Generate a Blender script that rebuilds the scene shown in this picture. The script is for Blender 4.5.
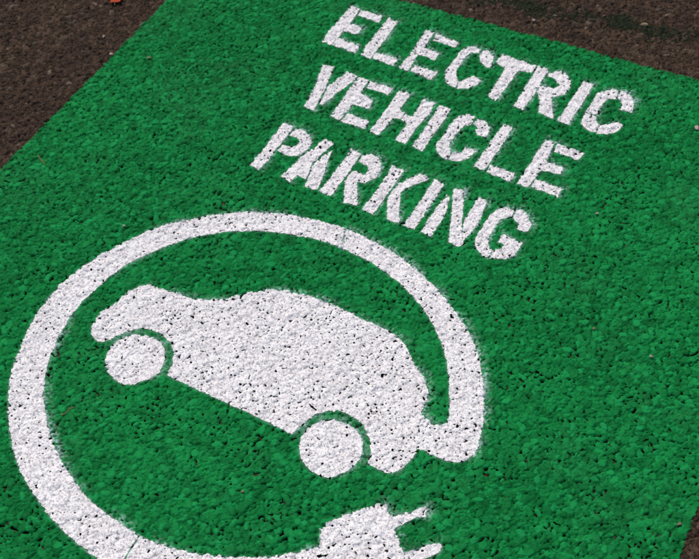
import bpy, math, random
import numpy as np
from mathutils import Matrix, Vector

# ------------------------------------------------------------------ camera, sky, sun, exposure
scene = bpy.context.scene
col = scene.collection
for o in list(bpy.data.objects):
    bpy.data.objects.remove(o)

cam_data = bpy.data.cameras.new('camera')
cam = bpy.data.objects.new('camera', cam_data)
col.objects.link(cam)
scene.camera = cam
cam_data.sensor_fit = 'HORIZONTAL'
cam_data.sensor_width = 36.0
cam_data.lens = 54.36
cam_data.clip_start = 0.05
cam_data.clip_end = 500.0
cam_data.dof.use_dof = True
cam_data.dof.focus_distance = 1.95
cam_data.dof.aperture_fstop = 8.0
CAM_ROT = ((0.8766122505, -0.3531079073, 0.3269033007),
           (0.4788273721, 0.7074423910, -0.5198553752),
           (-0.0477002090, 0.6122418388, 0.7892303978))
cam.matrix_world = Matrix.Translation((0, 0, 1.7)) @ Matrix(CAM_ROT).to_4x4()

SUN_AZ, SUN_EL = 150.0, 60.0          # azimuth: degrees from +X towards +Y
world = bpy.data.worlds.new('World')
scene.world = world
world.use_nodes = True
nt = world.node_tree
sky = nt.nodes.new('ShaderNodeTexSky')
sky.sky_type = 'NISHITA'
sky.sun_disc = False
sky.sun_elevation = math.radians(SUN_EL)
sky.sun_rotation = math.radians(90.0 - SUN_AZ)
sky.air_density = 1.0
sky.dust_density = 3.0
sky.ozone_density = 1.0
nt.links.new(sky.outputs[0], nt.nodes['Background'].inputs[0])
nt.nodes['Background'].inputs[1].default_value = 0.10

sun_data = bpy.data.lights.new('sun', 'SUN')
sun_data.energy = 1.5
sun_data.angle = math.radians(10)
sun_data.color = (1.0, 0.91, 0.81)
sun = bpy.data.objects.new('sun', sun_data)
col.objects.link(sun)
az, el = math.radians(SUN_AZ), math.radians(SUN_EL)
sdir = Vector((math.cos(el) * math.cos(az), math.cos(el) * math.sin(az), math.sin(el)))
sun.rotation_euler = sdir.to_track_quat('Z', 'Y').to_euler()
sun.location = sdir * 5

scene.view_settings.view_transform = 'Standard'
scene.view_settings.look = 'None'
scene.view_settings.exposure = 0.42
scene.view_settings.gamma = 1.0
scene.view_settings.use_curve_mapping = False

# ------------------------------------------------------------------ outlines on the pavement, metres
WORDS = {
 'ELECTRIC': [
  ('E', [[(-1.1256,1.8981),(-1.0978,1.8958),(-1.0931,1.8348),(-1.0589,1.8342),(-1.0554,1.8066),(-1.0952,1.8049),(-1.0958,1.7604),(-1.0960,1.7441),(-1.1234,1.7443),(-1.1263,1.7762)],[(-1.0941,1.8950),(-1.0337,1.8957),(-1.0298,1.8689),(-1.0911,1.8712)],[(-1.0948,1.7747),(-1.0317,1.7686),(-1.0289,1.7427),(-1.0938,1.7451)]]),
  ('L', [[(-1.0156,1.8961),(-0.9880,1.8935),(-0.9846,1.7451),(-0.9848,1.7403),(-1.0133,1.7419),(-1.0166,1.7829)],[(-0.9873,1.7660),(-0.9235,1.7671),(-0.9249,1.7433),(-0.9825,1.7420)]]),
  ('E', [[(-0.9110,1.8944),(-0.8880,1.8943),(-0.8862,1.8359),(-0.8425,1.8273),(-0.8428,1.8039),(-0.8843,1.8045),(-0.8877,1.8075),(-0.9048,1.8106)],[(-0.9052,1.8074),(-0.8870,1.8044),(-0.8832,1.7405),(-0.9084,1.7422)],[(-0.8805,1.8924),(-0.8157,1.8871),(-0.8177,1.8666),(-0.8771,1.8669)],[(-0.8778,1.7642),(-0.8170,1.7664),(-0.8204,1.7366),(-0.8786,1.7427)]]),
  ('C', [[(-0.7586,1.8876),(-0.7771,1.8906),(-0.7921,1.8775),(-0.7995,1.8564),(-0.8007,1.8182),(-0.8014,1.7835),(-0.7972,1.7629),(-0.7854,1.7461),(-0.7668,1.7384),(-0.7556,1.7382),(-0.7601,1.7638),(-0.7727,1.7746),(-0.7796,1.7910),(-0.7810,1.8247),(-0.7790,1.8574),(-0.7710,1.8688),(-0.7587,1.8711)],[(-0.7500,1.8888),(-0.7369,1.8892),(-0.7180,1.8720),(-0.7116,1.8492),(-0.7129,1.8354),(-0.7219,1.8346),(-0.7394,1.8445),(-0.7519,1.8646)],[(-0.7586,1.7606),(-0.7322,1.7922),(-0.7108,1.7857),(-0.7163,1.7653),(-0.7303,1.7476),(-0.7505,1.7352)]]),
  ('T', [[(-0.7040,1.8914),(-0.6141,1.8882),(-0.6139,1.8623),(-0.6464,1.8569),(-0.6508,1.7449),(-0.6538,1.7354),(-0.6754,1.7456),(-0.6777,1.8482),(-0.7060,1.8593)]]),
  ('R', [[(-0.6103,1.8889),(-0.5811,1.8887),(-0.5826,1.8655),(-0.5814,1.7972),(-0.5846,1.7367),(-0.6085,1.7385),(-0.6084,1.7761)],[(-0.5773,1.8792),(-0.5656,1.8943),(-0.5418,1.8934),(-0.5214,1.8780),(-0.5145,1.8511),(-0.5188,1.8218),(-0.5416,1.8044),(-0.5107,1.7382),(-0.5482,1.7410),(-0.5602,1.7804),(-0.5783,1.8069),(-0.5792,1.8266),(-0.5467,1.8346),(-0.5412,1.8520),(-0.5586,1.8642),(-0.5755,1.8661)]]),
  ('I', [[(-0.4950,1.8880),(-0.4705,1.8887),(-0.4688,1.8703),(-0.4735,1.7381),(-0.5000,1.7367),(-0.4956,1.8712)]]),
  ('C', [[(-0.4108,1.8911),(-0.4267,1.8889),(-0.4428,1.8757),(-0.4509,1.8599),(-0.4516,1.8247),(-0.4525,1.7925),(-0.4271,1.7917),(-0.4265,1.7946),(-0.4275,1.8390),(-0.4219,1.8566),(-0.4052,1.8630)],[(-0.4525,1.7888),(-0.4529,1.7781),(-0.4498,1.7547),(-0.4368,1.7404),(-0.4175,1.7345),(-0.4103,1.7405),(-0.4121,1.7652),(-0.4221,1.7784),(-0.4267,1.7887)],[(-0.4040,1.8933),(-0.3862,1.8920),(-0.3661,1.8738),(-0.3577,1.8355),(-0.3864,1.8348),(-0.3863,1.8534),(-0.4039,1.8690)],[(-0.4084,1.7644),(-0.3778,1.7921),(-0.3609,1.7874),(-0.3676,1.7637),(-0.3841,1.7445),(-0.4058,1.7376)]]),
 ],
 'VEHICLE': [
  ('V', [[(-1.0791,1.6713),(-1.0517,1.6758),(-1.0328,1.6000),(-1.0200,1.5227),(-1.0470,1.5259),(-1.0585,1.5933)],[(-1.0132,1.6741),(-0.9845,1.6719),(-0.9855,1.6450),(-1.0019,1.5900),(-1.0114,1.5484),(-1.0194,1.5489),(-1.0291,1.6074),(-1.0189,1.6487)]]),
  ('E', [[(-0.9805,1.6716),(-0.9526,1.6703),(-0.9492,1.6208),(-0.9109,1.6119),(-0.9074,1.5839),(-0.9481,1.5832),(-0.9515,1.5202),(-0.9750,1.5247),(-0.9781,1.5960)],[(-0.9478,1.6686),(-0.8889,1.6690),(-0.8878,1.6448),(-0.9453,1.6458)],[(-0.9436,1.5505),(-0.8873,1.5475),(-0.8845,1.5212),(-0.9459,1.5202)]]),
  ('H', [[(-0.8707,1.6707),(-0.8417,1.6687),(-0.8405,1.6099),(-0.8251,1.6067),(-0.8258,1.5862),(-0.8418,1.5812),(-0.8455,1.5170),(-0.8690,1.5195),(-0.8688,1.5973)],[(-0.8059,1.6652),(-0.7766,1.6658),(-0.7723,1.6305),(-0.7786,1.5726),(-0.7778,1.5168),(-0.8042,1.5201),(-0.8036,1.5787),(-0.8225,1.5847),(-0.8217,1.6051),(-0.8023,1.6055)]]),
  ('I', [[(-0.7625,1.6634),(-0.7339,1.6649),(-0.7323,1.6157),(-0.7346,1.5167),(-0.7613,1.5197),(-0.7606,1.5916)]]),
  ('C', [[(-0.6737,1.6650),(-0.6926,1.6654),(-0.7077,1.6512),(-0.7134,1.6249),(-0.7131,1.5787),(-0.7143,1.5477),(-0.7073,1.5310),(-0.6915,1.5188),(-0.6730,1.5155),(-0.6734,1.5386),(-0.6859,1.5515),(-0.6907,1.5692),(-0.6879,1.6088),(-0.6831,1.6292),(-0.6704,1.6405)],[(-0.6664,1.6633),(-0.6498,1.6661),(-0.6267,1.6462),(-0.6241,1.6167),(-0.6443,1.6146),(-0.6545,1.6276),(-0.6476,1.6335),(-0.6666,1.6424)],[(-0.6509,1.5674),(-0.6251,1.5685),(-0.6316,1.5406),(-0.6478,1.5229),(-0.6698,1.5161),(-0.6714,1.5396),(-0.6533,1.5498)]]),
  ('L', [[(-0.6050,1.6732),(-0.5831,1.6714),(-0.5811,1.6224),(-0.5849,1.5201),(-0.6107,1.5215),(-0.6095,1.5687)],[(-0.5800,1.5413),(-0.5195,1.5434),(-0.5223,1.5153),(-0.5787,1.5192)]]),
  ('E', [[(-0.5019,1.6701),(-0.4783,1.6685),(-0.4755,1.6070),(-0.4345,1.6052),(-0.4310,1.5839),(-0.4746,1.5760),(-0.4796,1.5157),(-0.5053,1.5172),(-0.5031,1.5839)],[(-0.4728,1.6676),(-0.4084,1.6667),(-0.4134,1.6407),(-0.4716,1.6433)],[(-0.4741,1.5466),(-0.4114,1.5454),(-0.4120,1.5196),(-0.4747,1.5200)]]),
 ],
 'PARKING': [
  ('P', [[(-1.0637,1.4558),(-1.0356,1.4552),(-1.0348,1.4332),(-1.0333,1.3450),(-1.0369,1.3047),(-1.0614,1.3076),(-1.0619,1.3638)],[(-1.0298,1.4538),(-1.0140,1.4563),(-0.9894,1.4500),(-0.9734,1.4321),(-0.9697,1.4061),(-0.9806,1.3797),(-1.0015,1.3705),(-1.0307,1.3739),(-1.0292,1.3949),(-1.0165,1.3959),(-0.9989,1.4045),(-0.9997,1.4219),(-1.0126,1.4311),(-1.0303,1.4287)]]),
  ('A', [[(-0.9500,1.4537),(-0.9247,1.4507),(-0.9393,1.3760),(-0.9303,1.3412),(-0.9284,1.3253),(-0.9501,1.3277),(-0.9534,1.3020),(-0.9815,1.3089),(-0.9694,1.3862)],[(-0.9189,1.4282),(-0.9042,1.3759),(-0.8882,1.3092),(-0.9184,1.3048),(-0.9319,1.3599),(-0.9325,1.3867)]]),
  ('R', [[(-0.8805,1.4521),(-0.8543,1.4498),(-0.8539,1.4301),(-0.8521,1.3966),(-0.8517,1.3046),(-0.8817,1.3068),(-0.8804,1.3852)],[(-0.8488,1.4450),(-0.8324,1.4579),(-0.8093,1.4518),(-0.7907,1.4266),(-0.7899,1.3979),(-0.8039,1.3706),(-0.8217,1.3704),(-0.7876,1.3074),(-0.8179,1.2994),(-0.8458,1.3586),(-0.8465,1.3896),(-0.8379,1.3938),(-0.8185,1.3912),(-0.8133,1.4083),(-0.8234,1.4204),(-0.8454,1.4244)]]),
  ('K', [[(-0.7733,1.4448),(-0.7445,1.4443),(-0.7438,1.3637),(-0.7447,1.2988),(-0.7721,1.3012),(-0.7700,1.4005)],[(-0.7083,1.4490),(-0.6828,1.4490),(-0.6879,1.4360),(-0.7061,1.4129),(-0.7213,1.3842),(-0.7024,1.3402),(-0.6822,1.3004),(-0.7122,1.2991),(-0.7393,1.3581),(-0.7375,1.4022)]]),
  ('I', [[(-0.6719,1.4496),(-0.6455,1.4449),(-0.6458,1.3956),(-0.6465,1.3003),(-0.6721,1.2987),(-0.6707,1.3834)]]),
  ('N', [[(-0.6263,1.4191),(-0.6186,1.4136),(-0.6061,1.3694),(-0.6055,1.2986),(-0.6309,1.2992),(-0.6324,1.3678)],[(-0.6231,1.4442),(-0.6009,1.4481),(-0.5728,1.3837),(-0.5586,1.3460),(-0.5392,1.3098),(-0.5433,1.2991),(-0.5669,1.3004),(-0.5873,1.3541)],[(-0.5627,1.4459),(-0.5416,1.4401),(-0.5329,1.3765),(-0.5380,1.3299),(-0.5419,1.3171),(-0.5506,1.3324),(-0.5628,1.3707),(-0.5627,1.4091)]]),
  ('G', [[(-0.4805,1.4428),(-0.4968,1.4438),(-0.5134,1.4288),(-0.5217,1.4066),(-0.5210,1.3646),(-0.5217,1.3336),(-0.5120,1.3125),(-0.4915,1.2992),(-0.4761,1.2971),(-0.4770,1.3192),(-0.4930,1.3348),(-0.4967,1.3504),(-0.4974,1.3851),(-0.4939,1.4069),(-0.4782,1.4236)],[(-0.4740,1.4482),(-0.4543,1.4444),(-0.4319,1.4219),(-0.4311,1.3968),(-0.4554,1.3971),(-0.4561,1.4100),(-0.4755,1.4236)],[(-0.4745,1.3701),(-0.4281,1.3670),(-0.4304,1.3274),(-0.4449,1.3096),(-0.4731,1.2990),(-0.4761,1.3209),(-0.4616,1.3332),(-0.4589,1.3453),(-0.4752,1.3458)]]),
 ],
}
CAR_BODY = [(-1.0796,0.7626),(-1.0891,0.7652),(-1.0974,0.7697),(-1.1045,0.7760),(-1.1099,0.7847),(-1.1137,0.7956),(-1.1154,0.8081),(-1.1153,0.8222),(-1.1118,0.8345),(-1.1051,0.8449),(-1.1015,0.8583),(-1.1010,0.8748),(-1.0975,0.8899),(-1.0910,0.9035),(-1.0839,0.9137),(-1.0762,0.9206),(-1.0647,0.9248),(-1.0494,0.9262),(-1.0352,0.9278),(-1.0221,0.9296),(-1.0041,0.9318),(-0.9812,0.9342),(-0.9626,0.9378),(-0.9482,0.9425),(-0.9332,0.9488),(-0.9176,0.9567),(-0.9057,0.9647),(-0.8974,0.9726),(-0.8884,0.9816),(-0.8786,0.9914),(-0.8686,1.0004),(-0.8584,1.0085),(-0.8471,1.0165),(-0.8348,1.0243),(-0.8224,1.0306),(-0.8098,1.0351),(-0.7979,1.0379),(-0.7866,1.0389),(-0.7721,1.0413),(-0.7542,1.0451),(-0.7378,1.0471),(-0.7231,1.0472),(-0.7074,1.0473),(-0.6909,1.0472),(-0.6767,1.0466),(-0.6646,1.0455),(-0.6526,1.0444),(-0.6409,1.0433),(-0.6254,1.0428),(-0.6062,1.0426),(-0.5900,1.0421),(-0.5769,1.0411),(-0.5632,1.0389),(-0.5489,1.0358),(-0.5357,1.0297),(-0.5234,1.0209),(-0.5098,1.0092),(-0.4950,0.9947),(-0.4822,0.9857),(-0.4714,0.9821),(-0.4625,0.9749),(-0.4557,0.9641),(-0.4491,0.9550),(-0.4429,0.9476),(-0.4391,0.9382),(-0.4376,0.9268),(-0.4360,0.9164),(-0.4334,0.9022),(-0.4125,0.8366),(-0.4069,0.8232),(-0.4064,0.8136),(-0.4092,0.8033),(-0.4128,0.7927),(-0.4173,0.7819),(-0.4221,0.7743),(-0.4270,0.7698),(-0.4342,0.7672),(-0.4438,0.7662),(-0.4552,0.7660),(-0.4750,0.7666),(-0.4786,0.7829),(-0.4813,0.7916),(-0.4842,0.7981),(-0.4881,0.8044),(-0.4930,0.8104),(-0.5000,0.8176),(-0.5092,0.8259),(-0.5197,0.8324),(-0.5315,0.8372),(-0.5438,0.8400),(-0.5565,0.8409),(-0.5683,0.8400),(-0.5790,0.8372),(-0.5891,0.8320),(-0.5986,0.8245),(-0.6064,0.8154),(-0.6125,0.8046),(-0.6174,0.7931),(-0.6211,0.7810),(-0.6239,0.7706),(-0.6266,0.7578),(-0.6961,0.7589),(-0.7473,0.7592),(-0.8035,0.7591),(-0.8510,0.7590),(-0.9093,0.7589),(-0.9132,0.7792),(-0.9174,0.7914),(-0.9232,0.8025),(-0.9316,0.8128),(-0.9426,0.8225),(-0.9546,0.8293),(-0.9677,0.8332),(-0.9812,0.8351),(-0.9950,0.8349),(-1.0063,0.8335),(-1.0149,0.8310),(-1.0238,0.8251),(-1.0332,0.8161),(-1.0419,0.8062),(-1.0501,0.7956),(-1.0568,0.7856),(-1.0620,0.7760),(-1.0672,0.7688),(-1.0723,0.7638)]
FRONT_WHEEL = [(-1.0411,0.7387),(-1.0454,0.7515),(-1.0470,0.7631),(-1.0459,0.7733),(-1.0428,0.7834),(-1.0379,0.7936),(-1.0308,0.8020),(-1.0215,0.8085),(-1.0104,0.8136),(-0.9974,0.8174),(-0.9847,0.8190),(-0.9722,0.8186),(-0.9607,0.8153),(-0.9504,0.8091),(-0.9417,0.8002),(-0.9345,0.7888),(-0.9295,0.7773),(-0.9266,0.7658),(-0.9274,0.7549),(-0.9320,0.7444),(-0.9372,0.7350),(-0.9431,0.7266),(-0.9489,0.7196),(-0.9548,0.7137),(-0.9632,0.7089),(-0.9741,0.7052),(-0.9856,0.7044),(-0.9974,0.7066),(-1.0078,0.7096),(-1.0167,0.7134),(-1.0256,0.7196),(-1.0345,0.7280)]
REAR_WHEEL = [(-0.6039,0.7450),(-0.6079,0.7572),(-0.6089,0.7692),(-0.6067,0.7811),(-0.6018,0.7925),(-0.5942,0.8033),(-0.5846,0.8118),(-0.5729,0.8181),(-0.5596,0.8215),(-0.5448,0.8218),(-0.5320,0.8198),(-0.5213,0.8152),(-0.5120,0.8092),(-0.5042,0.8016),(-0.4981,0.7923),(-0.4938,0.7814),(-0.4921,0.7700),(-0.4930,0.7582),(-0.4957,0.7473),(-0.5004,0.7370),(-0.5066,0.7271),(-0.5144,0.7173),(-0.5233,0.7110),(-0.5334,0.7082),(-0.5447,0.7072),(-0.5570,0.7080),(-0.5684,0.7110),(-0.5788,0.7161),(-0.5885,0.7238),(-0.5974,0.7339)]
CABLE = [(-0.4746,0.9038),(-0.4477,0.8347),(-0.4125,0.8366),(-0.3860,0.8351),(-0.3716,0.8347),(-0.3602,0.8349),(-0.3491,0.8368),(-0.3383,0.8406),(-0.3289,0.8464),(-0.3210,0.8543),(-0.3157,0.8628),(-0.3132,0.8718),(-0.3134,0.8842),(-0.3164,0.9001),(-0.3270,0.9413),(-0.3315,0.9524),(-0.3361,0.9635),(-0.3408,0.9746),(-0.3457,0.9855),(-0.3509,0.9964),(-0.3563,1.0071),(-0.3619,1.0177),(-0.3677,1.0282),(-0.3738,1.0386),(-0.3802,1.0488),(-0.3869,1.0587),(-0.3940,1.0684),(-0.4015,1.0777),(-0.4095,1.0867),(-0.4178,1.0952),(-0.4266,1.1034),(-0.4357,1.1112),(-0.4450,1.1187),(-0.4545,1.1261),(-0.4642,1.1332),(-0.4740,1.1402),(-0.4838,1.1470),(-0.4939,1.1537),(-0.5041,1.1600),(-0.5144,1.1660),(-0.5250,1.1718),(-0.5356,1.1774),(-0.5463,1.1829),(-0.5571,1.1881),(-0.5680,1.1931),(-0.5791,1.1977),(-0.5903,1.2019),(-0.6016,1.2060),(-0.6130,1.2098),(-0.6245,1.2134),(-0.6360,1.2168),(-0.6476,1.2198),(-0.6593,1.2224),(-0.6711,1.2246),(-0.6830,1.2265),(-0.6949,1.2284),(-0.7068,1.2301),(-0.7187,1.2318),(-0.7306,1.2333),(-0.7425,1.2345),(-0.7545,1.2353),(-0.7665,1.2357),(-0.7785,1.2357),(-0.7905,1.2353),(-0.8025,1.2345),(-0.8144,1.2335),(-0.8264,1.2322),(-0.8383,1.2307),(-0.8501,1.2288),(-0.8619,1.2267),(-0.8737,1.2243),(-0.8854,1.2217),(-0.8971,1.2189),(-0.9088,1.2160),(-0.9204,1.2129),(-0.9319,1.2095),(-0.9434,1.2059),(-0.9547,1.2020),(-0.9659,1.1977),(-0.9769,1.1929),(-0.9876,1.1876),(-0.9981,1.1819),(-1.0084,1.1757),(-1.0185,1.1691),(-1.0284,1.1624),(-1.0382,1.1554),(-1.0479,1.1483),(-1.0574,1.1409),(-1.0668,1.1335),(-1.0761,1.1259),(-1.0853,1.1182),(-1.0944,1.1104),(-1.1034,1.1024),(-1.1122,1.0942),(-1.1207,1.0858),(-1.1289,1.0770),(-1.1366,1.0679),(-1.1439,1.0584),(-1.1509,1.0486),(-1.1575,1.0386),(-1.1638,1.0284),(-1.1698,1.0180),(-1.1756,1.0075),(-1.1811,0.9968),(-1.1864,0.9860),(-1.1917,0.9752),(-1.1969,0.9644),(-1.2022,0.9537),(-1.2074,0.9428),(-1.2123,0.9319),(-1.2165,0.9207),(-1.2201,0.9093),(-1.2232,0.8978),(-1.2260,0.8861),(-1.2285,0.8743),(-1.2309,0.8626),(-1.2330,0.8508),(-1.2348,0.8389),(-1.2358,0.8270),(-1.2361,0.8151),(-1.2357,0.8031),(-1.2349,0.7912),(-1.2337,0.7792),(-1.2323,0.7673),(-1.2304,0.7555),(-1.2278,0.7438),(-1.2247,0.7323),(-1.2213,0.7208),(-1.2177,0.7093),(-1.2141,0.6979),(-1.2104,0.6864),(-1.2066,0.6750),(-1.2026,0.6637),(-1.1983,0.6525),(-1.1936,0.6415),(-1.1882,0.6308),(-1.1824,0.6204),(-1.1761,0.6101),(-1.1695,0.6001),(-1.1626,0.5903),(-1.1555,0.5806),(-1.1481,0.5711),(-1.1406,0.5618),(-1.1328,0.5526),(-1.1248,0.5437),(-1.1165,0.5350),(-1.1081,0.5264),(-1.0994,0.5182),(-1.0905,0.5102),(-1.0813,0.5024),(-1.0720,0.4948),(-1.0625,0.4875),(-1.0528,0.4804),(-1.0428,0.4737),(-1.0327,0.4673),(-1.0223,0.4614),(-1.0116,0.4558),(-1.0008,0.4506),(-0.9899,0.4457),(-0.9788,0.4410),(-0.9677,0.4363),(-0.9566,0.4318),(-0.9454,0.4273),(-0.9342,0.4231),(-0.9228,0.4192),(-0.9114,0.4157),(-0.8998,0.4124),(-0.8882,0.4095),(-0.8765,0.4067),(-0.8648,0.4042),(-0.8530,0.4018),(-0.8412,0.3996),(-0.8293,0.3977),(-0.8175,0.3961),(-0.8055,0.3951),(-0.7936,0.3948),(-0.7816,0.3950),(-0.7696,0.3956),(-0.7577,0.3965),(-0.7458,0.3979),(-0.7339,0.3997),(-0.7221,0.4018),(-0.7103,0.4041),(-0.6986,0.4067),(-0.6870,0.4097),(-0.6754,0.4130),(-0.6639,0.4165),(-0.6525,0.4202),(-0.6412,0.4242),(-0.6299,0.4284),(-0.6188,0.4330),(-0.6078,0.4377),(-0.5968,0.4426),(-0.5860,0.4478),(-0.5753,0.4532),(-0.5647,0.4589),(-0.5542,0.4647),(-0.5438,0.4707),(-0.5335,0.4769),(-0.5234,0.4834),(-0.5133,0.4900),(-0.5034,0.4968),(-0.4936,0.5037),(-0.4839,0.5108),(-0.4743,0.5181),(-0.4649,0.5255),(-0.4556,0.5330),(-0.4462,0.5406),(-0.4369,0.5482),(-0.4128,0.5706),(-0.4379,0.6056),(-0.4741,0.5884),(-0.4835,0.5808),(-0.4928,0.5732),(-0.5020,0.5654),(-0.5111,0.5576),(-0.5205,0.5501),(-0.5301,0.5428),(-0.5400,0.5360),(-0.5501,0.5296),(-0.5605,0.5235),(-0.5711,0.5177),(-0.5818,0.5123),(-0.5926,0.5070),(-0.6036,0.5020),(-0.6146,0.4971),(-0.6257,0.4924),(-0.6369,0.4879),(-0.6481,0.4837),(-0.6595,0.4798),(-0.6710,0.4763),(-0.6827,0.4733),(-0.6944,0.4707),(-0.7062,0.4685),(-0.7181,0.4667),(-0.7301,0.4652),(-0.7420,0.4640),(-0.7540,0.4632),(-0.7660,0.4632),(-0.7779,0.4639),(-0.7899,0.4650),(-0.8018,0.4664),(-0.8138,0.4676),(-0.8258,0.4688),(-0.8378,0.4700),(-0.8497,0.4716),(-0.8616,0.4736),(-0.8733,0.4762),(-0.8849,0.4792),(-0.8964,0.4826),(-0.9078,0.4865),(-0.9191,0.4907),(-0.9304,0.4950),(-0.9415,0.4996),(-0.9525,0.5044),(-0.9634,0.5095),(-0.9742,0.5150),(-0.9847,0.5208),(-0.9950,0.5270),(-1.0052,0.5334),(-1.0151,0.5403),(-1.0248,0.5474),(-1.0343,0.5548),(-1.0436,0.5623),(-1.0529,0.5701),(-1.0619,0.5780),(-1.0707,0.5862),(-1.0793,0.5947),(-1.0875,0.6035),(-1.0953,0.6126),(-1.1028,0.6220),(-1.1100,0.6316),(-1.1168,0.6416),(-1.1230,0.6518),(-1.1288,0.6624),(-1.1341,0.6731),(-1.1388,0.6841),(-1.1432,0.6954),(-1.1471,0.7067),(-1.1507,0.7182),(-1.1539,0.7298),(-1.1569,0.7415),(-1.1597,0.7532),(-1.1622,0.7650),(-1.1642,0.7768),(-1.1656,0.7887),(-1.1665,0.8007),(-1.1668,0.8127),(-1.1665,0.8247),(-1.1657,0.8367),(-1.1645,0.8487),(-1.1630,0.8606),(-1.1613,0.8726),(-1.1593,0.8844),(-1.1570,0.8962),(-1.1544,0.9080),(-1.1513,0.9196),(-1.1478,0.9311),(-1.1439,0.9425),(-1.1395,0.9536),(-1.1344,0.9645),(-1.1289,0.9751),(-1.1229,0.9856),(-1.1168,0.9959),(-1.1103,1.0061),(-1.1036,1.0161),(-1.0968,1.0260),(-1.0897,1.0358),(-1.0823,1.0453),(-1.0747,1.0546),(-1.0667,1.0635),(-1.0583,1.0721),(-1.0495,1.0802),(-1.0403,1.0881),(-1.0310,1.0957),(-1.0216,1.1031),(-1.0118,1.1102),(-1.0019,1.1169),(-0.9917,1.1233),(-0.9813,1.1293),(-0.9707,1.1351),(-0.9600,1.1406),(-0.9491,1.1457),(-0.9380,1.1504),(-0.9268,1.1548),(-0.9155,1.1589),(-0.9041,1.1628),(-0.8926,1.1665),(-0.8811,1.1698),(-0.8694,1.1728),(-0.8577,1.1755),(-0.8459,1.1780),(-0.8341,1.1802),(-0.8222,1.1821),(-0.8102,1.1837),(-0.7983,1.1849),(-0.7863,1.1857),(-0.7742,1.1860),(-0.7622,1.1859),(-0.7502,1.1854),(-0.7382,1.1846),(-0.7262,1.1835),(-0.7142,1.1822),(-0.7023,1.1806),(-0.6904,1.1787),(-0.6785,1.1766),(-0.6668,1.1740),(-0.6551,1.1712),(-0.6435,1.1680),(-0.6319,1.1647),(-0.6204,1.1610),(-0.6091,1.1570),(-0.5979,1.1526),(-0.5870,1.1476),(-0.5762,1.1424),(-0.5655,1.1368),(-0.5551,1.1308),(-0.5448,1.1245),(-0.5347,1.1180),(-0.5248,1.1112),(-0.5150,1.1041),(-0.5055,1.0968),(-0.4962,1.0891),(-0.4872,1.0811),(-0.4786,1.0728),(-0.4702,1.0641),(-0.4623,1.0551),(-0.4547,1.0458),(-0.4476,1.0361),(-0.4407,1.0263),(-0.4341,1.0162),(-0.4277,1.0060),(-0.4217,0.9956),(-0.4159,0.9850),(-0.4103,0.9743),(-0.4048,0.9636),(-0.3996,0.9527),(-0.3948,0.9417),(-0.3903,0.9306),(-0.3861,0.9193),(-0.3822,0.9079),(-0.3928,0.8966),(-0.4083,0.8929),(-0.4334,0.9022)]
PLUG = [(-0.4741,0.5884),(-0.4786,0.5987),(-0.4860,0.6165),(-0.4804,0.6344),(-0.4651,0.6581),(-0.4471,0.6772),(-0.4308,0.6941),(-0.4190,0.7092),(-0.4072,0.7084),(-0.3932,0.6974),(-0.3751,0.6784),(-0.3641,0.6679),(-0.3527,0.6534),(-0.3399,0.6470),(-0.3107,0.6139),(-0.3171,0.5970),(-0.3462,0.5702),(-0.3814,0.5479),(-0.4081,0.5379),(-0.4241,0.5392),(-0.4369,0.5482)]
PRONGS = [[(-0.3942,0.6954),(-0.3780,0.7057),(-0.3618,0.7179),(-0.3525,0.7322),(-0.3447,0.7392),(-0.3375,0.7300),(-0.3382,0.7206),(-0.3546,0.7090),(-0.3752,0.6787),(-0.3939,0.6612),(-0.4094,0.6760)],[(-0.3412,0.6447),(-0.3196,0.6658),(-0.3055,0.6812),(-0.2933,0.6892),(-0.2858,0.6852),(-0.2871,0.6712),(-0.3051,0.6532),(-0.3253,0.6280),(-0.3444,0.6101),(-0.3593,0.6243)]]
GAPS = [[(-0.7646,0.4689),(-0.7602,0.4687),(-0.7524,0.3698),(-0.7573,0.3702)],[(-0.7803,1.2393),(-0.7752,1.2387),(-0.7568,1.1835),(-0.7619,1.1840)],[(-0.4726,0.5733),(-0.4629,0.5804),(-0.4532,0.5875),(-0.4473,0.5805),(-0.4677,0.5682)]]
VIEW = [(-1.9764,1.5257),(-0.3441,2.2893),(0.1000,0.8632),(-0.9516,0.3161)]
OLDLINE = [(-0.8480,2.0805),(-0.3093,2.1855),(-0.2925,2.1314),(-0.8313,2.0436)]

PANEL = [(-1.5735, 1.951), (-1.0176, 1.9742), (-0.2560, 2.0063), (0.068, 2.020), (0.0672, 0.9669), (0.0708, 0.848), (0.073, 0.12), (-1.568, 0.12), (-1.5698, 1.0459)]

# ------------------------------------------------------------------ the grain of the pavement: one height field
rng = np.random.default_rng(11)
f4 = np.float32


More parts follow.
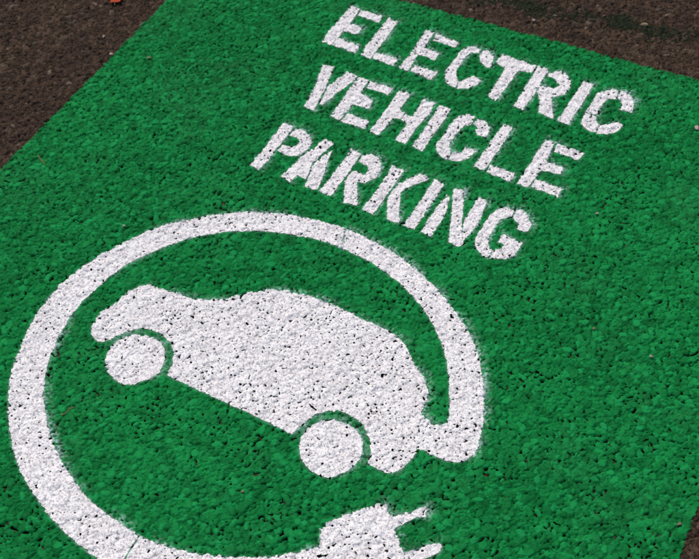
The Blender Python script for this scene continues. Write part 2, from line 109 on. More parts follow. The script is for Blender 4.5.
def stones(x, y, s, seed, spread, tilt, gone, steep):
    """Upper envelope of packed stones (each a tilted cap). Returns height and a random tone per stone."""
    r = np.random.default_rng(seed)
    ix = np.floor(x / s).astype(np.int32)
    iy = np.floor(y / s).astype(np.int32)
    ox, oy = ix.min() - 1, iy.min() - 1
    nx, ny = ix.max() - ox + 2, iy.max() - oy + 2
    jx = r.uniform(.02, .98, (nx, ny)).astype(f4)
    jy = r.uniform(.02, .98, (nx, ny)).astype(f4)
    a = (r.uniform(-1, .35, (nx, ny)) * spread).astype(f4)
    a[r.random((nx, ny)) < gone] -= .0060           # stones that have come out: pits
    rr = (s * r.uniform(.30, .58, (nx, ny))).astype(f4)
    tx = (r.normal(0, tilt, (nx, ny))).astype(f4)
    ty = (r.normal(0, tilt, (nx, ny))).astype(f4)
    el = r.uniform(.65, 1.5, (nx, ny)).astype(f4)
    th = r.uniform(0, math.pi, (nx, ny)).astype(f4)
    co, si = np.cos(th), np.sin(th)
    tn = r.random((nx, ny)).astype(f4)
    best = np.full(x.shape, -1.0, f4)
    second = np.full(x.shape, -1.0, f4)
    tone = np.zeros(x.shape, f4)
    for dx in (-1, 0, 1):
        for dy in (-1, 0, 1):
            cx, cy = ix - ox + dx, iy - oy + dy
            px = x - (ix + dx + jx[cx, cy]) * s
            py = y - (iy + dy + jy[cx, cy]) * s
            c, q, e = co[cx, cy], si[cx, cy], el[cx, cy]
            u = (px * c + py * q) * e
            v = (py * c - px * q) / e
            d = np.maximum(np.maximum(np.abs(u), np.abs(.5 * u + .866 * v)), np.abs(.5 * u - .85 * v) * 1.08)
            d = d * .95 + np.sqrt(u * u + v * v) * .05
            ov = np.maximum(d - rr[cx, cy], 0)
            h = a[cx, cy] + tx[cx, cy] * px + ty[cx, cy] * py - d * d * (.15 / s) - steep * ov
            m = h > best
            second = np.where(m, best, np.maximum(second, h))
            best = np.where(m, h, best)
            tone = np.where(m, tn[cx, cy], tone)
    return best, tone, best - second


def vnoise(x, y, s, seed):
    """Smooth value noise, 0..1."""
    r = np.random.default_rng(seed)
    T = r.random((128, 128)).astype(f4)
    u, v = x / s, y / s
    i, j = np.floor(u).astype(np.int32), np.floor(v).astype(np.int32)
    fu, fv = u - i, v - j
    fu = fu * fu * (3 - 2 * fu)
    fv = fv * fv * (3 - 2 * fv)
    i0, i1, j0, j1 = i & 127, (i + 1) & 127, j & 127, (j + 1) & 127
    return (T[i0, j0] * (1 - fu) + T[i1, j0] * fu) * (1 - fv) + (T[i0, j1] * (1 - fu) + T[i1, j1] * fu) * fv


def grain(x, y):
    x = x.astype(f4)
    y = y.astype(f4)
    wx = x + (vnoise(x, y, .009, 1) - .5) * .0035
    wy = y + (vnoise(x, y, .009, 2) - .5) * .0035
    h1, t1, g1 = stones(wx, wy, .0125, 21, .0030, .17, .17, 2.1)
    h2, t2, g2 = stones(wx, wy, .0066, 22, .0024, .24, .16, 1.9)
    h2 = h2 - .0019
    m = h2 > h1
    h = np.where(m, h2, h1)
    tone = np.where(m, t2, t1)
    gap = np.where(m, g2, g1)
    gap = np.minimum(gap, np.abs(h1 - h2))          # how close the next stone is
    # rolled flat on top, crevices filled with fines
    h = np.where(h > -.0006, -.0006 + (h + .0006) * .45, h)
    h = h - .0030 * np.exp(-gap / .00065)          # open joints between the stones
    fl = -.0062 + (vnoise(x, y, .03, 3) - .5) * .0012
    h = np.where(h < fl, fl + (h - fl) * .15, h)
    h = h + (vnoise(x, y, .0035, 4) - .5) * .0006 + (vnoise(x, y, .35, 5) - .5) * .006
    return h, tone


def blur(a, n):
    for ax in (0, 1):
        for _ in range(n):
            p = np.concatenate([a.take([0], ax), a, a.take([-1], ax)], ax)
            k = a.shape[ax]
            sl = lambda q: p[q:q + k] if ax == 0 else p[:, q:q + k]
            a = (sl(0) + 2 * sl(1) + sl(2)) * .25
    return a


def sdf(poly, x, y):
    """Signed distance to a closed outline, positive inside."""
    P = np.asarray(poly, f4)
    d = np.full(x.shape, 1e9, f4)
    ins = np.zeros(x.shape, bool)
    for k in range(len(P)):
        ax, ay = P[k]
        bx, by = P[(k + 1) % len(P)]
        ex, ey = bx - ax, by - ay
        l2 = ex * ex + ey * ey
        if l2 < 1e-12:
            continue
        t = np.clip(((x - ax) * ex + (y - ay) * ey) / l2, 0, 1)
        d = np.minimum(d, (x - ax - t * ex) ** 2 + (y - ay - t * ey) ** 2)
        if ay != by:
            c = ((ay > y) != (by > y)) & (x < (bx - ax) * (y - ay) / (by - ay) + ax)
            ins ^= c
    d = np.sqrt(d)
    return np.where(ins, d, -d)


def grow(poly, r):
    c = np.mean(poly, 0)
    return [tuple(np.array(p) + (np.array(p) - c) / np.linalg.norm(np.array(p) - c) * r) for p in poly]


# fine grid over what the photograph sees, with a margin
D = .0016
FINE = grow(VIEW, .05)
FINE[3] = (FINE[3][0] + .02, FINE[3][1] - .05)
FINE[2] = (FINE[2][0] + .03, FINE[2][1] - .05)
GX = np.arange(-2.06, .18, D).astype(f4)
GY = np.arange(.20, 2.36, D).astype(f4)
X, Y = np.meshgrid(GX, GY, indexing='ij')
H, TONE = grain(X, Y)
IN_FINE = sdf(FINE, X, Y)
HB = blur(H, 3)
HB2 = blur(H, 6)
LOCAL = H - HB2                                    # below 0 in crevices
EDGE = (vnoise(X, Y, .007, 31) - .5) * .0030 + (vnoise(X, Y, .003, 32) - .5) * .0030 + np.clip(LOCAL, -.004, .002) * .45
FINE_GRIT = (vnoise(X, Y, .0032, 33) - .5) * .0016 + (vnoise(X, Y, .0055, 34) - .5) * .0012
Z_GREEN = np.maximum(H, H * .85 + HB * .15) + .0004 + np.maximum(FINE_GRIT, -.0003) * .45
Z_WHITE = np.maximum(Z_GREEN + .00025, blur(H, 12) + .0005 + FINE_GRIT * .15)
Z_ASPHALT = H * .8 + HB * .15 - .0004 + FINE_GRIT * 1.8
Z_ASPHALT = np.where(sdf(PANEL, X, Y) > -.003, np.minimum(Z_ASPHALT, Z_GREEN - .0003), Z_ASPHALT)


# ------------------------------------------------------------------ mesh helpers
def film_arrays(F, sl, Xs, Ys, Zs, attrs):
    """Triangles of the grid window where F > 0, cut cleanly along F = 0."""
    f = F[sl]
    n, m = f.shape
    idx = np.arange(n * m).reshape(n, m)
    a, b, c, d = idx[:-1, :-1].ravel(), idx[1:, :-1].ravel(), idx[1:, 1:].ravel(), idx[:-1, 1:].ravel()
    T = np.concatenate([np.stack([a, b, c], 1), np.stack([a, c, d], 1)])
    fv = f.ravel()
    pos = fv > 0
    cnt = pos[T].sum(1)
    V = np.stack([Xs[sl].ravel(), Ys[sl].ravel(), Zs[sl].ravel()] + [q[sl].ravel() for q in attrs], 1).astype(np.float64)
    full = T[cnt == 3]
    E0, E1, newtri = [], [], []
    one, two = T[cnt == 1], T[cnt == 2]

    def rot(t, want):
        s = pos[t] == want
        k = s.argmax(1)
        r = np.arange(len(t))
        return t[r, k], t[r, (k + 1) % 3], t[r, (k + 2) % 3]
    NV = n * m
    keys = []
    if len(one):
        p, q, r = rot(one, True)
        keys.append(('1', p, q, r))
    if len(two):
        p, q, r = rot(two, False)
        keys.append(('2', p, q, r))
    edges = []
    for kind, p, q, r in keys:
        edges += [np.stack([p, q], 1), np.stack([p, r], 1)]
    tris = [full]
    if edges:
        allE = np.sort(np.concatenate(edges), 1)
        code = allE[:, 0].astype(np.int64) * NV + allE[:, 1]
        uq, inv = np.unique(code, return_inverse=True)
        e0, e1 = uq // NV, uq % NV
        t = np.clip(fv[e0] / (fv[e0] - fv[e1]), .02, .98)[:, None]
        V = np.concatenate([V, V[e0] * (1 - t) + V[e1] * t])
        inv = inv + NV
        k = 0
        for kind, p, q, r in keys:
            L = len(p)
            pq, pr = inv[k:k + L], inv[k + L:k + 2 * L]
            k += 2 * L
            if kind == '1':
                tris.append(np.stack([p, pq, pr], 1))
            else:
                tris += [np.stack([pq, q, r], 1), np.stack([pq, r, pr], 1)]
    T = np.concatenate(tris)
    if len(T) == 0:
        return None
    used, inv = np.unique(T, return_inverse=True)
    return V[used], inv.reshape(-1, 3)


def mesh_from(name, V, T, mats, attr_names=()):
    me = bpy.data.meshes.new(name)
    me.vertices.add(len(V))
    me.vertices.foreach_set('co', V[:, :3].astype(f4).ravel())
    me.loops.add(len(T) * 3)
    me.loops.foreach_set('vertex_index', T.astype(np.int32).ravel())
    me.polygons.add(len(T))
    me.polygons.foreach_set('loop_start', np.arange(0, len(T) * 3, 3, dtype=np.int32))
    me.polygons.foreach_set('use_smooth', np.ones(len(T), bool))
    for k, an in enumerate(attr_names):
        at = me.attributes.new(an, 'FLOAT', 'POINT')
        at.data.foreach_set('value', V[:, 3 + k].astype(f4))
    me.update(calc_edges=True)
    for m in mats:
        me.materials.append(m)
    return me


def add(name, me, parent=None, **props):
    o = bpy.data.objects.new(name, me)
    col.objects.link(o)
    if parent is not None:
        o.parent = parent
    for k, v in props.items():
        o[k] = v
    return o


def empty(name, loc, parent=None, **props):
    o = bpy.data.objects.new(name, None)
    o.empty_display_size = .05
    col.objects.link(o)
    if parent is not None:
        o.parent = parent
        o.matrix_parent_inverse = parent.matrix_basis.inverted()
    o.location = loc
    for k, v in props.items():
        o[k] = v
    return o


def window(poly, pad=.02):
    P = np.asarray(poly)
    i0 = max(0, int((P[:, 0].min() - pad - GX[0]) / D))
    i1 = min(len(GX), int((P[:, 0].max() + pad - GX[0]) / D) + 1)
    j0 = max(0, int((P[:, 1].min() - pad - GY[0]) / D))
    j1 = min(len(GY), int((P[:, 1].max() + pad - GY[0]) / D) + 1)
    return np.s_[i0:i1, j0:j1]


# ------------------------------------------------------------------ materials
class N:
    def __init__(s, name):
        s.m = bpy.data.materials.new(name)
        s.m.use_nodes = True
        s.t = s.m.node_tree
        s.b = s.t.nodes['Principled BSDF']

    def n(s, typ, **kw):
        q = s.t.nodes.new(typ)
        for k, v in kw.items():
            setattr(q, k, v)
        return q

    def l(s, a, b):
        s.t.links.new(a, b)

    def pos(s):
        return s.n('ShaderNodeNewGeometry').outputs['Position']

    def noise(s, scale, detail=3, rough=.6):
        q = s.n('ShaderNodeTexNoise')
        s.l(s.pos(), q.inputs['Vector'])
        q.inputs['Scale'].default_value = scale
        q.inputs['Detail'].default_value = detail
        q.inputs['Roughness'].default_value = rough
        return q.outputs['Fac']

    def attr(s, name):
        return s.n('ShaderNodeAttribute', attribute_name=name).outputs['Fac']

    def ramp(s, fac, stops):
        q = s.n('ShaderNodeValToRGB')
        r = q.color_ramp
        while len(r.elements) < len(stops):
            r.elements.new(.5)
        for e, (p, c) in zip(r.elements, stops):
            e.position = p
            e.color = c if len(c) == 4 else (*c, 1)
        s.l(fac, q.inputs[0])
        return q.outputs[0]

    def mix(s, fac, a, b):
        q = s.n('ShaderNodeMix', data_type='RGBA')
        for sock, v in ((q.inputs[0], fac), (q.inputs[6], a), (q.inputs[7], b)):
            if isinstance(v, (int, float)):
                sock.default_value = v
            elif isinstance(v, tuple):
                sock.default_value = (*v, 1)
            else:
                s.l(v, sock)
        return q.outputs[2]

    def mth(s, op, a, b):
        q = s.n('ShaderNodeMath', operation=op)
        for sock, v in ((q.inputs[0], a), (q.inputs[1], b)):
            if isinstance(v, (int, float)):
                sock.default_value = v
            else:
                s.l(v, sock)
        return q.outputs[0]

    def bump(s, fac, strength, dist):
        q = s.n('ShaderNodeBump')
        q.inputs['Strength'].default_value = strength
        q.inputs['Distance'].default_value = dist
        s.l(fac, q.inputs['Height'])
        s.l(q.outputs[0], s.b.inputs['Normal'])

    def finish(s, colour, rough=.6, spec=.4):
        if isinstance(colour, tuple):
            s.b.inputs['Base Color'].default_value = (*colour, 1)
        else:
            s.l(colour, s.b.inputs['Base Color'])
        if isinstance(rough, (int, float)):
            s.b.inputs['Roughness'].default_value = rough
        else:
            s.l(rough, s.b.inputs['Roughness'])
        s.b.inputs['Specular IOR Level'].default_value = spec
        return s.m


def mat_asphalt():
    k = N('asphalt')
    tone = k.attr('tone')
    c = k.ramp(tone, [(0, (.012, .008, .006)), (.3, (.030, .021, .015)), (.6, (.054, .034, .022)), (.8, (.095, .060, .038)), (.9, (.062, .054, .044)), (.97, (.12, .088, .062)), (1, (.24, .19, .14))])
    c = k.mix(k.ramp(k.noise(7, 5, .65), [(.4, (0, 0, 0)), (.65, (.6, .6, .6))]), c, (.030, .019, .014))
    c = k.mix(k.ramp(k.noise(330, 4, .8), [(.50, (0, 0, 0)), (.66, (.85, .85, .85))]), c, (.140, .088, .056))
    c = k.mix(k.ramp(k.noise(270, 4, .8), [(.36, (.9, .9, .9)), (.48, (0, 0, 0))]), c, (.010, .008, .007))
    k.bump(k.noise(700, 2), .5, .0006)
    return k.finish(c, .85, .10)


def mat_green():
    k = N('green_paint')
    tone = k.attr('tone')
    n1 = k.noise(6, 4)
    c = k.mix(k.ramp(n1, [(.3, (0, 0, 0)), (.7, (1, 1, 1))]), (.0025, .128, .027), (.0038, .166, .036))
    c = k.mix(k.ramp(k.noise(2.6, 5, .6), [(.40, (0, 0, 0)), (.62, (.9, .9, .9))]), c, (.0070, .225, .050))
    c = k.mix(k.ramp(k.noise(4.2, 5, .62), [(.50, (0, 0, 0)), (.70, (.40, .40, .40))]), c, (.030, .130, .050))
    c = k.mix(k.ramp(k.noise(28, 4, .65), [(.38, (.75, .75, .75)), (.6, (0, 0, 0))]), c, (.0018, .076, .017))
    c = k.mix(k.ramp(tone, [(0, (0, 0, 0)), (.5, (.15, .15, .15)), (1, (.9, .9, .9))]), c, (.009, .262, .066))
    c = k.mix(k.ramp(k.noise(260, 3), [(.52, (0, 0, 0)), (.8, (.55, .55, .55))]), c, (.010, .100, .024))
    # white overspray that drifted past the stencils
    c = k.mix(k.attr('overspray'), c, (.42, .58, .56))
    k.bump(k.noise(520, 2), .35, .0006)
    r = k.ramp(k.noise(40, 3), [(.3, (.6, .6, .6)), (.7, (.8, .8, .8))])
    return k.finish(c, r, .05)


def mat_white():
    k = N('white_paint')
    c = k.mix(k.ramp(k.noise(14, 4), [(.35, (0, 0, 0)), (.7, (1, 1, 1))]), (.80, .785, .775), (.89, .88, .87))
    c = k.mix(k.ramp(k.noise(300, 3, .7), [(.50, (0, 0, 0)), (.62, (.9, .9, .9))]), c, (.43, .41, .43))
    c = k.mix(k.ramp(k.noise(190, 4, .75), [(.53, (0, 0, 0)), (.63, (.9, .9, .9))]), c, (.25, .23, .25))
    k.bump(k.noise(600, 2), .3, .0005)
    return k.finish(c, .7, .2)


def mat_old():
    k = N('faded_green_paint')
    c = k.mix(k.ramp(k.noise(120, 3), [(.4, (0, 0, 0)), (.7, (1, 1, 1))]), (.014, .019, .010), (.026, .032, .018))
    return k.finish(c, .9, .08)


def mat_plain(name, a, b, scale=300, rough=.7):
    k = N(name)
    c = k.mix(k.ramp(k.noise(scale, 3), [(.35, (0, 0, 0)), (.7, (1, 1, 1))]), a, b)
    k.bump(k.noise(scale * 2, 2), .4, .0005)
    return k.finish(c, rough, .12)


M_ASPHALT, M_GREEN, M_WHITE, M_OLD = mat_asphalt(), mat_green(), mat_white(), mat_old()
M_PEBBLE = mat_plain('pale_stone', (.30, .25, .21), (.50, .43, .38))
M_TAN = mat_plain('tan_stone', (.16, .12, .07), (.28, .21, .13))
M_TWIG = mat_plain('dry_stalk', (.16, .11, .045), (.26, .18, .08))
M_LEAF = mat_plain('orange_red_leaf', (.30, .026, .003), (.40, .055, .004), 90, .5)

# ------------------------------------------------------------------ the asphalt, one sheet out to the horizon
SD_PANEL = sdf(PANEL, X, Y)
ga = film_arrays(np.minimum(IN_FINE, .012 - SD_PANEL), np.s_[:, :], X, Y, Z_ASPHALT, [TONE])
V1, T1 = ga
C = .0070
cx = np.arange(-2.7, .9, C).astype(f4)
cy = np.arange(-.2, 2.8, C).astype(f4)
CXg, CYg = np.meshgrid(cx, cy, indexing='ij')
CH, CT = grain(CXg, CYg)
low = np.clip((np.maximum(sdf(FINE, CXg, CYg), sdf(PANEL, CXg, CYg)) + .0) / .01, 0, 1)
CZ = CH - .0065 * low
brd = np.minimum(np.minimum(CXg - cx[0], cx[-1] - CXg), np.minimum(CYg - cy[0], cy[-1] - CYg))
w = np.clip(brd / .3, 0, 1)
CZ = CZ * w - .002 * (1 - w)
V2, T2 = film_arrays(np.ones_like(CZ), np.s_[:, :], CXg, CYg, CZ, [CT])
# rings beyond
x0, x1, y0, y1 = cx[0], cx[-1], cy[0], cy[-1]
xs = [-150, -40, -12, x0, x1, 12, 40, 150]
ys = [-150, -40, -12, y0, y1, 12, 40, 150]
V3 = np.array([(a, b, -.002, .45) for a in xs for b in ys], float)
T3 = []
for i in range(7):
    for j in range(7):
        if i == 3 and j == 3:
            continue
        p, q, r, s_ = i * 8 + j, (i + 1) * 8 + j, (i + 1) * 8 + j + 1, i * 8 + j + 1
        T3 += [(p, q, r), (p, r, s_)]
T3 = np.array(T3)
V = np.concatenate([V1, V2, V3])
T = np.concatenate([T1, T2 + len(V1), T3 + len(V1) + len(V2)])
add('asphalt_ground', mesh_from('asphalt_ground', V, T, [M_ASPHALT], ['tone']), kind='structure')

# ------------------------------------------------------------------ white markings: fields first
shapes = []
for wname, letters in WORDS.items():
    for ch, strokes in letters:
        for s in strokes:
            shapes.append(s)
shapes += [CAR_BODY, FRONT_WHEEL, REAR_WHEEL, CABLE, PLUG] + PRONGS
DIST = np.full(X.shape, -1.0, f4)                 # distance to the nearest white outline
for s in shapes:
    sl = window(s, .03)
    DIST[sl] = np.maximum(DIST[sl], sdf(s, X[sl], Y[sl]))
# pinholes: the deepest crevices the white paint never closed
PITS = blur(H, 1) - HB2
PIN = PITS + (vnoise(X, Y, .04, 41) - .5) * .0009 + (vnoise(X, Y, .0045, 42) - .5) * .0022
PIN -= np.quantile(PIN[::5, ::5], .038)


def pocks(x, y, s, seed, prob, r0, r1):
    # scattered pockmarks, each a small round-ish pit: distance to the nearest rim
    r = np.random.default_rng(seed)
    ix, iy = np.floor(x / s).astype(np.int32), np.floor(y / s).astype(np.int32)
    ox, oy = ix.min() - 1, iy.min() - 1
    sh = (ix.max() - ox + 2, iy.max() - oy + 2)
    jx, jy = r.random(sh).astype(f4), r.random(sh).astype(f4)
    rr = (r0 + (r1 - r0) * r.random(sh) ** 2.2).astype(f4)
    rr[r.random(sh) > prob] = -1
    best = np.full(x.shape, 1.0, f4)
    for dx in (-1, 0, 1):
        for dy in (-1, 0, 1):
            cx, cy = ix - ox + dx, iy - oy + dy
            d = np.hypot(x - (ix + dx + jx[cx, cy]) * s, y - (iy + dy + jy[cx, cy]) * s) - rr[cx, cy]
            best = np.where(rr[cx, cy] > 0, np.minimum(best, d), best)
    return best


POCK = pocks(X, Y, .0125, 81, .42, .0003, .0025) + (vnoise(X, Y, .003, 82) - .5) * .0016
sl = window(CAR_BODY)
PIN[sl] -= np.where(sdf(CAR_BODY, X[sl], Y[sl]) > 0, .00016, 0)      # thinner coat on the big car shape
PIN = np.minimum(PIN * 2, POCK)
sl = window(GAPS[2])
PIN[sl] = np.minimum(PIN[sl], .0034 - sdf(GAPS[2], X[sl], Y[sl]) + EDGE[sl] * 1.6)


# overspray mist, heavier on the far side of the shapes
d_out = np.clip(-DIST, 0, 1)
gxd, gyd = np.gradient(blur(DIST, 4), D)
lee = np.clip(.45 - (gxd * .65 + gyd * .75) * .75, .12, 1.2)      # the mist drifted towards the top right
SPRAY = np.clip(1 - d_out / (.006 + .014 * lee), 0, 1) ** 1.5 * lee
SPRAY *= np.clip((vnoise(X, Y, .04, 51) - .22) * 2.0, 0, 1) * np.clip((vnoise(X, Y, .0030, 52) - .34) * 3.2, 0, 1.4)
SPRAY *= np.clip(1 + LOCAL * 250, .3, 1.3)
fade = np.clip(1 - d_out / .004, 0, 1)
SPRAY = np.clip(SPRAY * .62 + fade * .35 * vnoise(X, Y, .004, 53), 0, .8)
for wp in (FRONT_WHEEL, REAR_WHEEL):            # mist trapped between body and wheels
    sl = window(wp, .03)
    a_ = np.clip(1 + sdf(CAR_BODY, X[sl], Y[sl]) / .016, 0, 1) * np.clip(1 + sdf(wp, X[sl], Y[sl]) / .016, 0, 1)
    SPRAY[sl] = np.clip(SPRAY[sl] + 1.0 * a_ * np.clip((vnoise(X[sl], Y[sl], .005, 54) - .2) * 1.6, 0, 1), 0, .75)
SPRAY *= (DIST < .004)
for gp, am in ((GAPS[0], .42), (GAPS[1], .70)):            # the bridges of the stencil: misted grey
    sl = window(gp)
    SPRAY[sl] = np.where((sdf(gp, X[sl], Y[sl]) > -.004) & (DIST[sl] > -.002), np.maximum(SPRAY[sl], am * (.7 + .5 * vnoise(X[sl], Y[sl], .004, 55))), SPRAY[sl])

# ------------------------------------------------------------------ the green panel
HOLE = PITS + (vnoise(X, Y, .045, 61) - .5) * .0010 + (vnoise(X, Y, .008, 62) - .5) * .0014
HOLE -= np.quantile(HOLE[::5, ::5], .042)
HOLE = np.minimum(HOLE, PIN * .8 + .0001 + np.clip(-DIST * .2, 0, 1))     # pits under the white lettering stay open too
FG = np.minimum(np.minimum(SD_PANEL + EDGE * 1.5 + (vnoise(X, Y, .06, 35) - .5) * .003, IN_FINE), HOLE * 2)
Vg, Tg = film_arrays(FG, np.s_[:, :], X, Y, Z_GREEN, [TONE, SPRAY])
Gc = .0033
gx = np.arange(-1.60, .10, Gc).astype(f4)
gy = np.arange(.10, 2.04, Gc).astype(f4)
GXg, GYg = np.meshgrid(gx, gy, indexing='ij')
Fc = np.minimum(sdf(PANEL, GXg, GYg), .006 - sdf(FINE, GXg, GYg))
GH, GT = grain(GXg, GYg)
GL = GH - blur(GH, 3) + (vnoise(GXg, GYg, .045, 61) - .5) * .0010 + (vnoise(GXg, GYg, .008, 62) - .5) * .0014
GL -= np.quantile(GL, .045)
Fc = np.minimum(Fc, GL * 2)
Vh, Th = film_arrays(Fc, np.s_[:, :], GXg, GYg, GH + .0003 + (vnoise(GXg, GYg, .0045, 36) - .5) * .0010, [GT, np.zeros_like(GT)])
V = np.concatenate([Vg, Vh])
T = np.concatenate([Tg, Th + len(Vg)])
add('green_parking_panel', mesh_from('green_parking_panel', V, T, [M_GREEN], ['tone', 'overspray']),
    label='large green painted panel on the dark asphalt, under all the white markings', category='parking bay')


def field(poly, sl, soft=1.0):
    return sdf(poly, X[sl], Y[sl]) + EDGE[sl] * soft


def white_film(name, poly, parent, gaps=(), keep=None, soft=1.0, minus=(), **props):
    sl = window(poly)
    F = field(poly, sl, soft)
    for gp, amt in gaps:
        F = np.minimum(F, -sdf(gp, X[sl], Y[sl]) + EDGE[sl] * amt[0] + amt[1])
    for mp, ms in minus:
        F = np.minimum(F, -field(mp, sl, ms))
    if keep is not None:
        F = np.minimum(F, keep(X[sl], Y[sl]))
    F = np.minimum(F, PIN[sl])
    V, T = film_arrays(F, np.s_[:, :], X[sl], Y[sl], Z_WHITE[sl], [])
    V = V.copy()
    V[:, :3] -= parent_world(parent)
    return add(name, mesh_from(name, V, T, [M_WHITE]), parent, **props)


def parent_world(p):
    v = np.zeros(3)
    while p is not None:
        v = v + np.array(p.location)
        p = p.parent
    return v


# ------------------------------------------------------------------ three stencilled words
WORD_LABEL = {
    'ELECTRIC': 'white stencilled word ELECTRIC, the top line of the lettering near the dark asphalt',
    'VEHICLE': 'white stencilled word VEHICLE, the middle line of the lettering on green paint',
    'PARKING': 'white stencilled word PARKING, the bottom line of the lettering just above the ring',
}
for wname, letters in WORDS.items():
    base = np.mean(letters[0][1][0], 0)
    wd = empty('painted_word', (float(base[0]), float(base[1]), 0), label=WORD_LABEL[wname], category='lettering', group='stencilled words on the green panel')
    for ch, strokes in letters:
        c = np.mean(strokes[0], 0)
        lt = bpy.data.objects.new('letter', None)
        col.objects.link(lt)
        lt.empty_display_size = .02
        lt.parent = wd
        lt.location = (float(c[0] - base[0]), float(c[1] - base[1]), 0)
        lt['label'] = 'white stencilled letter ' + ch
        for s in strokes:
            white_film('stroke', s, lt, soft=.8)

# ------------------------------------------------------------------ the electric car emblem
emb = empty('electric_car_emblem', (-.77, .81, 0),
            label='white painted car with its charging cable looping round it to a plug', category='pavement symbol')
white_film('car_body', CAR_BODY, emb)
for wpoly in (FRONT_WHEEL, REAR_WHEEL):
    white_film('wheel', wpoly, emb, soft=.8)
# the stencil left bridges across the cable: three lengths
g1, g2, g3 = GAPS


CC = np.array([-.77, .81])


def ang(x, y):
    return np.arctan2(y - CC[1], x - CC[0])


def sector(t0, t1):
    # signed arc distance inside the sector that runs anticlockwise from t0 to t1
    def f(x, y):
        t = (ang(x, y) - t0) % (2 * math.pi)
        w = (t1 - t0) % (2 * math.pi)
        r = np.hypot(x - CC[0], y - CC[1])
        inside = np.minimum(t, w - t)
        outside = np.maximum(-(2 * math.pi - t), -(t - w))
        return np.where(t <= w, inside, outside) * r - .0003
    return f


m1 = (np.array(g1).mean(0))
m2 = (np.array(g2).mean(0))
A1 = float(ang(m1[0], m1[1]))
A2 = float(ang(m2[0], m2[1]))
A3 = float(ang(-.475, .812))          # beyond the cable's tail, inside the car
tail = math.radians(-20)
gl = [(g1, (.5, .0007)), (g2, (1.0, .0012))]
joins = [(CAR_BODY, 1.0), (PLUG, 1.3)]
white_film('cable', CABLE, emb, gl, sector(tail, A2), minus=joins, label='length of white cable from the back of the car over the top')
white_film('cable', CABLE, emb, gl, sector(A2, A1), minus=joins, label='length of white cable round the left of the car')
white_film('cable', CABLE, emb, gl, sector(A1, tail), minus=joins, label='length of white cable running into the plug')
plug = white_film('plug', PLUG, emb, soft=1.3)
for pr in PRONGS:
    white_film('prong', pr, plug, soft=1.0, minus=[(PLUG, 1.3)])

# ------------------------------------------------------------------ worn line on the asphalt above the panel
sl = window(OLDLINE, .03)
WORN = np.minimum(sdf(grow(OLDLINE, .02), X[sl], Y[sl]) * .25, .004) + (vnoise(X[sl], Y[sl], .05, 71) - .66) * .010 + (vnoise(X[sl], Y[sl], .006, 72) - .55) * .014 + LOCAL[sl] * 1.2
WORN = np.minimum(WORN, IN_FINE[sl])
V, T = film_arrays(WORN, np.s_[:, :], X[sl], Y[sl], Z_ASPHALT[sl] + .0003, [])
add('worn_line', mesh_from('worn_line', V, T, [M_OLD]), label='faint worn dark green line on the asphalt beyond the word ELECTRIC', category='road line')


# ------------------------------------------------------------------ loose bits lying on the paving
def height(x, y):
    i = int(round((x - float(GX[0])) / D))
    j = int(round((y - float(GY[0])) / D))
    return float(np.max(Z_WHITE[max(i - 2, 0):i + 3, max(j - 2, 0):j + 3]))


def pebble(x, y, lx, ly, lz, rot, mat, label, seed, name='pebble', cat='pebble', group='small stones on the paving'):
    import bmesh
    r = random.Random(seed)
    bm = bmesh.new()
    bmesh.ops.create_icosphere(bm, subdivisions=2, radius=1)
    planes = [Vector((r.gauss(0, 1), r.gauss(0, 1), r.gauss(0, 1))).normalized() for _ in range(9)]
    cut = [r.uniform(.55, .9) for _ in planes]
    for v in bm.verts:
        for n, d in zip(planes, cut):
            q = v.co.dot(n)
            if q > d:
                v.co -= n * (q - d)
        v.co.x *= lx / 2
        v.co.y *= ly / 2
        v.co.z *= lz / 2
    me = bpy.data.meshes.new(name)
    bm.to_mesh(me)
    bm.free()
    me.materials.append(mat)
    o = add(name, me, label=label, category=cat, group=group)
    o.rotation_euler = (r.uniform(-.2, .2), r.uniform(-.2, .2), rot)
    o.location = (x, y, height(x, y) + lz * .22)
    return o


PB = [
    (-.6842, 2.0398, .010, .008, .006, .4, M_PEBBLE, 'tiny white stone on the asphalt beyond the letters CTR of ELECTRIC'),
    (-.4345, 2.1421, .020, .013, .008, .3, M_TAN, 'largest tan stone on the asphalt, beyond the worn green line'),
    (-.3969, 2.1972, .010, .007, .006, 1.0, M_TAN, 'small tan stone on the asphalt nearest the top right corner'),
    (-.2114, 1.8485, .017, .010, .006, -.8, M_PEBBLE, 'pale pinkish stone chip on green paint at the right edge'),
    (-1.4796, 1.5065, .013, .009, .006, .2, M_TAN, 'tan stone on green paint near the upper left edge of the panel'),
    (-1.5754, 1.4772, .012, .008, .006, .2, M_PEBBLE, 'pale stone lying right on the left edge of the green panel'),
    (-1.6357, 1.5262, .008, .008, .006, .2, M_PEBBLE, 'tiny pale stone on the asphalt below the orange leaf'),
    (-.3191, 1.5088, .008, .006, .005, .9, M_PEBBLE, 'tiny white stone on green paint right of the word VEHICLE'),
    (-.2204, 1.2261, .007, .006, .005, .1, M_TAN, 'tiny tan stone on green paint right of the ring and below PARKING'),
    (-.1016, 1.2147, .009, .006, .005, .5, M_PEBBLE, 'tiny white stone on green paint, farthest right at half height'),
    (.0515, .9085, .010, .007, .006, 1.2, M_TAN, 'tan stone near the lower right edge of the green panel'),
    (-.645, .6165, .007, .006, .005, .3, M_TAN, 'tiny tan stone on green paint between rear wheel and bottom cable'),
    (-1.2096, 1.0309, .007, .006, .005, .3, M_PEBBLE, 'tiny pale stone on green paint just outside the top left of the ring'),
]
for k, (x, y, lx, ly, lz, rot, mt, lab) in enumerate(PB):
    pebble(x, y, lx, ly, lz, rot, mt, lab, 100 + k)


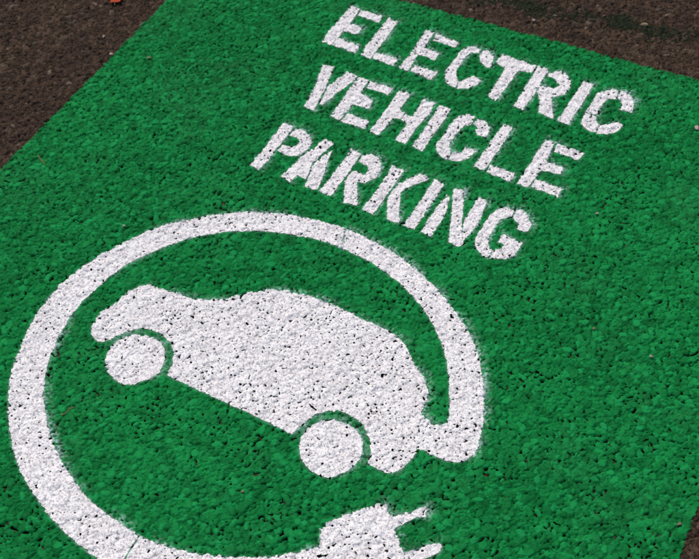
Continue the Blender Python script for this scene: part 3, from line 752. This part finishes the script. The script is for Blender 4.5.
def twig(pts, rad, label):
    """A bent dry stalk with a short side spur."""
    V, F = [], []

    def tube(P, r0, r1):
        b = len(V)
        n = len(P)
        for k, p in enumerate(P):
            p = Vector(p)
            d = (Vector(P[min(k + 1, n - 1)]) - Vector(P[max(k - 1, 0)])).normalized()
            u = d.cross(Vector((0, 0, 1))).normalized()
            v = u.cross(d)
            r = r0 + (r1 - r0) * k / (n - 1)
            for q in range(6):
                t = q * math.pi / 3
                V.append(p + u * math.cos(t) * r + v * math.sin(t) * r)
        for k in range(n - 1):
            for q in range(6):
                F.append((b + k * 6 + q, b + k * 6 + (q + 1) % 6, b + (k + 1) * 6 + (q + 1) % 6, b + (k + 1) * 6 + q))
        F.append(tuple(b + q for q in range(6))[::-1])
        F.append(tuple(b + (n - 1) * 6 + q for q in range(6)))
    tube(pts, rad, rad * .6)
    m = Vector(pts[len(pts) // 2])
    d = (Vector(pts[-1]) - Vector(pts[0]))
    s = Vector((-d.y, d.x, 0)) * .16 + d * .16
    tube([m, m + s * .5 + Vector((0, 0, .001)), m + s], rad * .6, rad * .35)
    me = bpy.data.meshes.new('twig')
    me.from_pydata([tuple(v) for v in V], [], F)
    me.materials.append(M_TWIG)
    return add('twig', me, label=label, category='twig', group='dry stalks on the green paint')


def lie(a, b, n, wob, seed):
    r = random.Random(seed)
    P = []
    for k in range(n):
        t = k / (n - 1)
        x, y = a[0] + (b[0] - a[0]) * t + r.uniform(-wob, wob), a[1] + (b[1] - a[1]) * t + r.uniform(-wob, wob)
        P.append((x, y, height(x, y) + .0008))
    return P


twig(lie((-1.0347, .5922), (-1.0254, .6197), 6, .001, 3), .0013, 'thin brown stalk on green paint inside the ring below the front wheel')
twig(lie((-1.517, 1.118), (-1.484, 1.100), 5, .001, 4), .0013, 'short tan stalk on green paint near the left edge of the photo')


def leaf(cx, cy, size, rot, label, seed):
    """A small curled lobed leaf: blade, raised midrib and stalk."""
    r = random.Random(seed)
    root = empty('fallen_leaf', (cx, cy, height(cx, cy)), label=label, category='leaf', group='fallen orange red leaves')
    root.rotation_euler.z = rot
    V, F = [], []
    na, nr = 44, 7
    for j in range(nr + 1):
        for i in range(na):
            t = 2 * math.pi * i / na
            lob = .62 + .30 * abs(math.cos(2.5 * t)) ** 1.3 + .05 * math.sin(9 * t + seed) + .03 * math.sin(17 * t)
            q = size * .5 * lob * j / nr
            x, y = q * math.cos(t), q * math.sin(t) * .85
            z = .003 + 9.0 * (x * x - .4 * y * y) * .6 + .0016 * math.sin(t * 5 + 1) * (j / nr) ** 2 + .002 * (j / nr) ** 3
            V.append((x, y, max(z, .0012)))
    for j in range(nr):
        for i in range(na):
            a, b = j * na + i, j * na + (i + 1) % na
            F.append((a, b, b + na, a + na))
    me = bpy.data.meshes.new('blade')
    me.from_pydata(V, [], F)
    me.polygons.foreach_set('use_smooth', [True] * len(F))
    me.materials.append(M_LEAF)
    o = add('blade', me, root)
    md = o.modifiers.new('thickness', 'SOLIDIFY')
    md.thickness = .0004
    V, F = [], []
    n = 9
    for k in range(n):
        t = k / (n - 1)
        x = size * (.38 - 1.05 * t)
        z = .0042 + 5.4 * min(x * x, .0006) + (.004 * max(0, t - .6))
        rr = .0004 + .0004 * t
        for q in range(5):
            an = q * 2 * math.pi / 5
            V.append((x, rr * math.cos(an) + .003 * math.sin(t * 3), z + rr * math.sin(an)))
    for k in range(n - 1):
        for q in range(5):
            F.append((k * 5 + q, k * 5 + (q + 1) % 5, (k + 1) * 5 + (q + 1) % 5, (k + 1) * 5 + q))
    me = bpy.data.meshes.new('stalk')
    me.from_pydata(V, [], F)
    me.materials.append(M_TWIG)
    add('stalk', me, root)
    return root


leaf(-1.694, 1.658, .050, 2.2, 'orange red leaf on the asphalt, cut by the top edge of the photo', 5)
leaf(-1.607, 1.718, .026, .4, 'dark red leaf tip beside the top left edge of the green panel', 8)
print('triangles', sum(len(o.data.polygons) for o in bpy.data.objects if o.type == 'MESH'))
